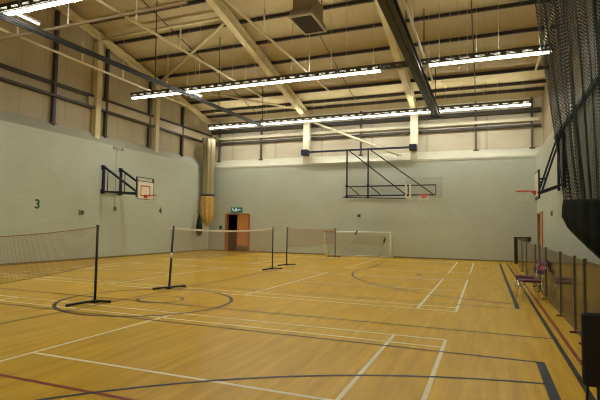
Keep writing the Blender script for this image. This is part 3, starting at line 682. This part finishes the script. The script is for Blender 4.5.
wall_box('wall_switch', 'small grey switch below the side wall hoop with a thin conduit', 'switch', XL, XL + 0.06, 17.37, 17.53, 2.24, 2.44, M['grey_plastic'], (0.03, 0.04, -0.05, 0.05, 0.04, 0.16))
mb = MB(); mb.tube([(XL + 0.015, 17.45, 2.45), (XL + 0.015, 17.45, 5.2)], 0.012, 8); steel('wall_conduit', 'thin pale conduit rising from the switch behind the hoop bracket', 'conduit', mb, M['ledge'])
mb = MB(); mb.box(XL, XL + 0.06, 17.2, 17.9, 5.2, 5.32); mb.box(XL, XL + 0.12, 17.3, 17.36, 5.22, 5.30); mb.box(XL, XL + 0.12, 17.74, 17.8, 5.22, 5.30)
steel('cable_bracket', 'small grey bracket under the sill above the side wall hoop', 'bracket', mb, M['ledge'])
wall_box('call_point', 'small dark box on the back wall beside the doorway', 'switch', -15.78, -15.60, YB - 0.06, YB, 1.38, 1.6, M['dark_plastic'], (-0.05, 0.05, -0.04, -0.03, 0.05, 0.15))
wall_box('wall_box', 'small dark box on the back wall above the white goal', 'box', -6.75, -6.58, YB - 0.06, YB, 2.2, 2.36, M['dark_plastic'], (-0.05, 0.05, -0.04, -0.03, 0.04, 0.12))
wall_box('wall_switch', 'small grey switch on the side wall beside the green net', 'switch', XR - 0.05, XR, 19.9, 20.04, 2.16, 2.36, M['grey_plastic'], (-0.035, -0.025, -0.045, 0.045, 0.04, 0.15))
for x, y, lab in ((-2.18, 16.7, 'small dark floor socket cover inside the middle court'), (-0.05, 21.0, 'small dark floor socket cover near the blue line by the fence')):
    mb = MB(); mb.lathe([(0.10, 0.0), (0.10, 0.006), (0.085, 0.010), (0.0, 0.010)], (0, 0, 0), 20); ob = mb.build('floor_socket', M['dark_plastic']); ob.location = (x, y, 0.0)
    tag(ob, lab, 'floor socket')

# ------------------------------------------------------------------ badminton posts and nets
def badminton_post(x, y, lab, f1, f2, lean=0.0, band=False):
    t = thing('badminton_post', lab, 'post', (x, y, 0), 0, 'black badminton posts')
    mb = MB(); top = (lean, 0, 1.55)
    mb.tube([(0, 0, 0.05), top], 0.026, 12); mb.tube([(lean, 0, 1.55), (lean, 0, 1.57)], 0.03, 12); pole = mb.build('pole', M['black'], t)
    if band:
        a = 0.92 / 1.55; mb = MB(); mb.tube([(lean * (0.5), 0, 0.76), (lean * 0.59, 0, 0.90)], 0.029, 12); mb.build('band', M['net_tape'], pole)
    mb = MB(); mb.rbox(-0.07, 0.07, -0.07, 0.07, 0.0, 0.06, 0.012)
    for fx, fy in (f1, f2):
        d = Vector((fx, fy, 0)); mb.bar((0, 0, 0.045), (fx, fy, 0.028), 0.07, 0.036)
        mb.lathe([(0.042, 0), (0.042, 0.04), (0.03, 0.05), (0, 0.05)], (fx, fy, 0), 12)
    mb.build('base', M['black'], t)
badminton_post(-7.36, 7.30, 'nearest black badminton post on its dark angled base', (-0.12, -0.55), (0.24, 0.14))
badminton_post(-7.39, 9.72, 'slightly leaning badminton post with a white band around it', (-0.20, -0.32), (0.12, 0.45), 0.08, True)
badminton_post(-7.47, 15.96, 'badminton post at the far end of the middle white-taped net', (-0.05, -0.65), (0.28, 0.18))
badminton_post(-7.68, 17.80, 'badminton post at the near end of the farthest net', (-0.18, -0.40), (0.20, 0.40))
badminton_post(-7.66, 24.40, 'badminton post standing in front of the white goal', (-0.30, -0.30), (0.30, -0.1))
def net(a, b_, lab, tape, sag=0.06, h=0.76):
    a = Vector(a); b_ = Vector(b_); L = (b_ - a).length
    t = thing('badminton_net', lab, 'net', tuple((a + b_) / 2), 0, 'badminton nets'); cc = (a + b_) / 2
    def P(u, v): # u 0..1 along, v metres down
        p = a.lerp(b_, u) - cc; return Vector((p.x, p.y, p.z - sag * 4 * u * (1 - u) - v))
    mb = MB(); n = 24; nu = int(L / 0.024); nv = int(h / 0.024); r = 0.0016
    dirn = (b_ - a).normalized()
    for k in range(nu + 1):
        u = k / nu; p0, p1 = P(u, 0), P(u, h); d = dirn * 0.0017; e = Vector((0.0017, 0, 0))
        mb.quad(p0 - d, p0 + d, p1 + d, p1 - d); mb.quad(p0 - e, p0 + e, p1 + e, p1 - e)
    for j in range(nv + 1):
        v = h * j / nv
        for k in range(n):
            p0, p1 = P(k / n, v), P((k + 1) / n, v); d = Vector((0, 0, 0.0014))
            mb.quad(p0 - d, p1 - d, p1 + d, p0 + d)
    mb.build('mesh', M['net_thread'], t)
    mb = MB(); hw = 0.027 if tape == 'net_tape' else 0.009
    for k in range(n):
        p0, p1 = P(k / n, 0), P((k + 1) / n, 0); mb.bar(p0, p1, 0.008, 2 * hw)
    mb.build('top_tape', M[tape], t)
    mb = MB(); mb.tube([P(k / n, h) for k in range(n + 1)], 0.006, 6); mb.build('bottom_cord', M['net_tape_dark'], t)
net((-7.3, 1.15, 1.50), (-7.36, 7.27, 1.53), 'brownish badminton net running out of view past the nearest post', 'net_tape_dark', 0.18)
net((-7.45, 9.77, 1.52), (-7.47, 15.93, 1.51), 'badminton net with white top tape in front of the doorway', 'net_tape', 0.085)
net((-7.68, 17.83, 1.52), (-7.66, 24.37, 1.51), 'thin pinkish badminton net farthest away, ending at the white goal', 'net_thread', 0.04)

# ------------------------------------------------------------------ five-a-side goal
gx0, gx1, gy, gz = -8.42, -4.72, 24.85, 1.36
t = thing('football_goal', 'low white five-a-side goal standing against the back wall', 'goal', ((gx0 + gx1)/2, gy, 0)); gw = (gx1 - gx0) / 2
for s in (-1, 1):
    mb = MB(); mb.tube([(s*gw, 0, 0), (s*gw, 0, gz)], 0.045, 12); mb.build('upright', M['goal'], t)
    mb = MB(); mb.tube([(s*gw, 0, 0.03), (s*gw, 0.75, 0.03)], 0.03, 8); mb.tube([(s*gw, 0, gz), (s*gw, 0.3, gz - 0.02), (s*gw, 0.75, 0.03)], 0.022, 8); mb.build('side_frame', M['goal'], t)
mb = MB(); mb.tube([(-gw - 0.04, 0, gz), (gw + 0.04, 0, gz)], 0.045, 12); cb = mb.build('crossbar', M['goal'], t)
mb = MB(); mb.tube([(-gw - 0.05, 0, gz), (-gw + 0.6, 0, gz)], 0.048, 12); mb.build('red_band', M['goal_red'], cb)
mb = MB(); mb.tube([(-gw, 0.75, 0.03), (gw, 0.75, 0.03)], 0.03, 8); mb.build('back_bar', M['goal'], t)
mb = MB()
def gq(a, b_, c_, d_):
    u = (Vector(b_) - Vector(a)).length; v = (Vector(d_) - Vector(a)).length; mb.quad(a, b_, c_, d_, uv=[(0, 0), (u, 0), (u, v), (0, v)])
gq((-gw, 0.75, 0.03), (gw, 0.75, 0.03), (gw, 0.3, gz - 0.02), (-gw, 0.3, gz - 0.02)); gq((-gw, 0.3, gz - 0.02), (gw, 0.3, gz - 0.02), (gw, 0, gz), (-gw, 0, gz))
mb.build('net', M['goal_net'], t)
for x, z in ((-0.02, gz - 0.02), (1.5, gz - 0.42)):
    mb = MB(); mb.tube([(x - 0.05, 0.0 if z > 1 else 0.1, z - 0.12), (x + 0.05, -0.02 if z > 1 else 0.1, z + 0.1)], 0.05, 8); mb.build('strap', M['dark_plastic'], t)
mb = MB(); mb.tube([(1.1, 0.72, 0.06), (1.55, 0.45, 0.9), (1.6, 0.3, gz - 0.05)], 0.012, 6); mb.tube([(-1.1, 0.72, 0.06), (-0.5, 0.5, 0.8), (0.0, 0.3, gz - 0.05)], 0.012, 6); mb.build('stay', M['goal'], t)

# ------------------------------------------------------------------ clear screen fence along the side
FX, FH = 1.30, 1.20
FY = [6.6, 7.68, 8.5, 10.0, 12.3, 13.65, 14.8, 17.9, 20.1, 22.6]
for k in range(len(FY) - 1):
    ya, yb = FY[k], FY[k + 1]
    t = thing('screen_panel', 'tinted clear screen panel with dark posts, %s from the near end of the fence' % ORD[k], 'fence panel', (FX, ya, 0), 0, 'clear screen fence panels')
    mb = MB(); mb.box(-0.006, 0.006, 0.025, yb - ya - 0.045, 0.06, FH - 0.02); mb.build('panel', M['fence_panel'], t)
    mb = MB(); mb.rbox(-0.024, 0.024, -0.024, 0.024, 0.02, FH + 0.01, 0.006); p = mb.build('post', M['fence_post'], t)
    mb = MB(); mb.rbox(-0.09, 0.04, -0.035, 0.035, 0.0, 0.03, 0.01); mb.build('foot', M['foot_red'], p)
    mb = MB(); mb.box(-0.01, 0.01, 0.025, yb - ya - 0.045, 0.04, 0.07); mb.build('bottom_rail', M['fence_post'], t)
t = thing('end_frame', 'black end frame closing the screen fence near the back wall', 'fence panel', (FX + 0.02, 24.6, 0))
mb = MB(); mb.rbox(-0.07, 0.07, -0.07, 0.07, 0, 1.27, 0.01); mb.build('post', M['black'], t)
mb = MB(); mb.bar((-0.07, 0, 1.24), (0.62, 0, 1.24), 0.10, 0.07); mb.rbox(0.50, 0.66, -0.08, 0.08, 1.08, 1.28, 0.01); mb.build('top_bar', M['black'], t)
mb = MB(); mb.box(0.05, 0.6, -0.006, 0.006, 0.06, 1.2); mb.build('panel', M['fence_panel'], t)
for x in (0.22, 0.40, 0.58):
    mb = MB(); mb.box(x - 0.02, x + 0.02, -0.02, 0.02, 0, 1.2); mb.build('bar', M['fence_post'], t)

# ------------------------------------------------------------------ chairs
def make_chair(lab, seat_m, back_m, leg_m, stripe=True, group=None):
    """faces local -x; origin on the floor below the seat"""
    t = thing('chair', lab, 'chair', (0, 0, 0), 0, group)
    mb = MB(); mb.rbox(-0.22, 0.20, -0.22, 0.22, 0.43, 0.48, 0.018); mb.build('seat', seat_m, t)
    mb = MB(); rows = []
    for z, x in ((0.60, 0.215), (0.63, 0.225), (0.74, 0.255), (0.85, 0.29), (0.88, 0.297)):
        r = []
        e = 0.012 if z in (0.60, 0.88) else 0.0
        for k in range(7):
            y = -0.21 + 0.07 * k; cv = 0.05 * (1 - (y / 0.21) ** 2); r.append((x + cv - 0.016 + e, y, z))
        for k in range(6, -1, -1):
            y = -0.21 + 0.07 * k; cv = 0.05 * (1 - (y / 0.21) ** 2); r.append((x + cv + 0.016 - e, y, z))
        rows.append(r)
    mb.loft(rows); bk = mb.build('backrest', back_m, t)
    if stripe: mb = MB(); mb.quad((0.238 + 0.028 - 0.016, -0.14, 0.70), (0.238 + 0.028 - 0.016, 0.14, 0.70), (0.262 + 0.028 - 0.019, 0.14, 0.79), (0.262 + 0.028 - 0.019, -0.14, 0.79)); mb.build('stripe', M['pink'], bk)
    for s in (-1, 1):
        mb = MB(); mb.tube([(-0.24, s*0.23, 0.012), (-0.18, s*0.215, 0.42)], 0.012, 8); mb.build('leg', leg_m, t)
        mb = MB(); mb.tube([(0.27, s*0.23, 0.012), (0.17, s*0.215, 0.42)], 0.012, 8); mb.build('leg', leg_m, t)
        mb = MB(); mb.tube([(0.16, s*0.215, 0.42), (0.20, s*0.215, 0.52), (0.29, s*0.205, 0.87)], 0.011, 8); mb.build('back_frame', leg_m, t)
    mb = MB(); mb.tube([(-0.18, -0.215, 0.42), (-0.18, 0.215, 0.42)], 0.011, 8); mb.tube([(0.17, -0.215, 0.42), (0.17, 0.215, 0.42)], 0.011, 8); mb.build('seat_frame', leg_m, t)
    return t
ch = make_chair('burgundy chair with chrome legs on the court side of the screen fence', M['burgundy'], M['burgundy'], M['chrome'], group='chairs along the fence')
ch.location = (0.93, 11.9, 0); ch.rotation_euler = (0, 0, 0.2)
c2 = copy_thing(ch); c2.location = (1.70, 13.5, 0); c2.rotation_euler = (0, 0, -0.15); c2['label'] = 'burgundy chair with chrome legs standing behind the tinted screen fence'
c3 = copy_thing(ch); c3.location = (0.89, 12.75, 0); c3.rotation_euler = (0, 0, 0.05); c3['label'] = 'burgundy chair with chrome legs, half hidden behind the court side chair'
nc = make_chair('black chair seen from behind at the near end of the screen fence', M['black_cloth'], M['black_cloth'], M['black'], False)
nc.location = (1.05, 4.65, 0); nc.rotation_euler = (0, 0, -PI / 2)
for chd in list(nc.children):
    if chd.name.startswith('backrest'):
        me = chd.data; bpy.data.objects.remove(chd)
mb = MB(); mb.rbox(0.30, 0.36, -0.35, 0.30, 0.38, 0.955, 0.02); mb.build('backrest', M['black_cloth'], nc)
mb = MB(); mb.rbox(0.32, 0.34, -0.372, -0.352, 0.55, 0.575, 0.006); mb.build('cover_or_glint', M['chrome'], nc)  # small chrome block put in as a glint on the chair back

# ------------------------------------------------------------------ bunched divider nets
def pleated(t, name, m, rings_fn, zs, n, closed=True, uvs=None):
    mb = MB(); rings = [rings_fn(z) for z in zs]
    i0 = 0
    for r in rings: mb.v += [tuple(p) for p in r]
    m_ = len(rings[0])
    for a in range(len(zs) - 1):
        for k in range(m_ if closed else m_ - 1):
            k2 = (k + 1) % m_
            uv = None
            if uvs: u0, u1 = uvs * k, uvs * (k + 1); uv = [(u0, zs[a]), (u1, zs[a]), (u1, zs[a+1]), (u0, zs[a+1])]
            mb.face((a*m_ + k, a*m_ + k2, (a+1)*m_ + k2, (a+1)*m_ + k), True, uv)
    return mb, rings
t = thing('divider_net', 'dark green divider net bunched against the side wall above the fence', 'net', (1.75, 10.7, 0))
rs = random.Random(3); FN = 150; ph = [rs.uniform(0, 6.28) for _ in range(6)]
def net_ring(z):
    f_ = (z - 2.0) / 5.8
    x0 = -0.27 - 0.60 * f_; x1 = 0.50 - 0.02 * f_
    out_ = []
    for k in range(FN):
        s = k / (FN - 1); q = s + 0.02 * math.sin(s * 23 + ph[4]) + 0.012 * math.sin(s * 51 + ph[5])
        x = x0 + (x1 - x0) * s + 0.035 * math.sin(s * 41 + ph[0] + z * 0.5)
        y = 0.16 * math.sin(q * 2 * PI * 13 + ph[1] + 0.12 * z) * (0.55 + 0.45 * math.sin(s * 11 + ph[2] + 0.3 * z)) + 0.07 * math.sin(q * 2 * PI * 31 + ph[3] + 0.5 * z) + 0.05 * math.sin(z * 1.3 + s * 7)
        out_.append((x, y, z))
    return out_
zs = [1.95 + 0.25 * k for k in range(26)]
mb, _ = pleated(t, 'netting', None, net_ring, zs, FN, False, 0.045)
mb.build('netting', M['green_net'], t)
BN = 72
def bag_ring(v):
    """v 0 top .. 1 bottom; bottom hem drops towards the wall"""
    out_ = []
    for k in range(BN):
        a = 2 * PI * k / BN; pl = 1 + 0.09 * math.sin(a * 13 + 0.7) + 0.05 * math.sin(a * 29)
        grow = 1 + 0.06 * math.sin(min(1, v * 1.6) * PI * 0.5) - 0.22 * max(0, v - 0.75) / 0.25
        x = 0.13 + 0.40 * math.cos(a) * pl * grow; y = 0.24 * math.sin(a) * pl * grow
        s = min(1, max(0, (x + 0.33) / 0.85)); zb = 1.78 - 0.92 * s; zt = 2.22
        out_.append((x, y, zt + (zb - zt) * v))
    return out_
mb = MB(); mb.loft([bag_ring(v) for v in (0, 0.06, 0.15, 0.3, 0.45, 0.6, 0.75, 0.86, 0.94, 1.0)], True, True, True); mb.build('gathered_hem', M['green_bag'], t)
mb = MB(); mb.bar((-0.75, 0, 8.3), (0.62, 0, 8.3), 0.08, 0.10); mb.build('curtain_rail', M['track'], t)

t = thing('divider_net', 'tan divider net hanging bunched in the corner beside the doorway', 'net', (-16.10, 24.75, 0))
def tan_ring(z, rx, ry, cx=0.0, k0=9, amp=0.10, n=48):
    return [(cx + rx * math.cos(a) * (1 + amp * math.sin(k0 * a + 0.3)), ry * math.sin(a) * (1 + amp * math.sin(k0 * a + 0.3)), z) for a in [2*PI*k/n for k in range(n)]]
mb = MB(); mb.loft([tan_ring(z, r, r * 0.85) for z, r in ((7.0, 0.38), (6.2, 0.37), (5.4, 0.36), (4.6, 0.36), (3.9, 0.36), (3.55, 0.37), (3.4, 0.34))]); mb.build('netting', M['tan_net'], t)
mb = MB(); mb.loft([tan_ring(z, r, r * 0.85, c_) for z, r, c_ in ((3.40, 0.42, -0.02), (3.3, 0.43, -0.03), (2.9, 0.43, -0.03), (2.5, 0.42, -0.03), (2.15, 0.36, -0.02), (1.8, 0.21, 0.01), (1.5, 0.05, 0.03))]); mb.build('gathered_hem', M['gold_bag'], t)
mb = MB(); mb.loft([tan_ring(z, r, r * 0.8, c_) for z, r, c_ in ((3.55, 0.39, 0), (3.41, 0.41, 0))]); mb.build('tie', M['dark_plastic'], t)
mb = MB(); mb.bar((-0.55, 0, 7.04), (0.42, 0, 7.04), 0.06, 0.08); mb.bar((0.38, 0, 7.04), (0.38, 1.1, 7.04), 0.05, 0.06); mb.build('bracket', M['steel_dark'], t)
t = thing('hanging_bag', 'dark bag hanging behind the golden net end in the corner', 'bag', (-16.2, 24.02, 0.95))
mb = MB(); mb.loft([[(rx * math.cos(a), 0.7 * rx * math.sin(a), z) for a in [2*PI*k/20 for k in range(20)]] for z, rx in ((0, 0.06), (0.08, 0.17), (0.3, 0.21), (0.6, 0.20), (0.9, 0.15), (1.2, 0.08), (1.35, 0.05))]); mb.build('cloth', M['green_bag'], t)
mb = MB(); mb.tube([(0, 0, 1.33), (-0.2, 0.02, 1.52)], 0.015, 6); mb.build('strap', M['dark_plastic'], t)

# ------------------------------------------------------------------ camera, world, view
F, YAW, PITCH, ROLL, H = 464.835682, 0.380767790, 0.0577472998, 0.0153509508, 1.5968
fw = Vector((-math.sin(YAW) * math.cos(PITCH), math.cos(YAW) * math.cos(PITCH), math.sin(PITCH)))
rt = Vector((math.cos(YAW), math.sin(YAW), 0)); up = rt.cross(fw)
r2 = math.cos(ROLL) * rt + math.sin(ROLL) * up; u2 = -math.sin(ROLL) * rt + math.cos(ROLL) * up
cam = bpy.data.cameras.new('camera'); co = bpy.data.objects.new('camera', cam); COL.objects.link(co)
cam.sensor_fit = 'HORIZONTAL'; cam.sensor_width = 36; cam.lens = F / 600 * 36; cam.clip_start = 0.05; cam.clip_end = 200
mw = Matrix.Identity(4)
for i in range(3): mw[i][0] = r2[i]; mw[i][1] = u2[i]; mw[i][2] = -fw[i]
mw[0][3], mw[1][3], mw[2][3] = 0, 0, H
co.matrix_world = mw; SC.camera = co
wd = bpy.data.worlds.new('world'); SC.world = wd; wd.use_nodes = True
wd.node_tree.nodes['Background'].inputs[0].default_value = (0.5, 0.6, 0.8, 1); wd.node_tree.nodes['Background'].inputs[1].default_value = 0.02
SC.view_settings.view_transform = 'Standard'; SC.view_settings.look = 'None'; SC.view_settings.gamma = 1; SC.view_settings.use_curve_mapping = False
SC.view_settings.exposure = 0.45
SC.cycles.filter_width = 1.1; SC.cycles.use_denoising = True; SC.cycles.max_bounces = 8; SC.cycles.diffuse_bounces = 5; SC.cycles.transparent_max_bounces = 24
SC.cycles.sample_clamp_indirect = 4.0
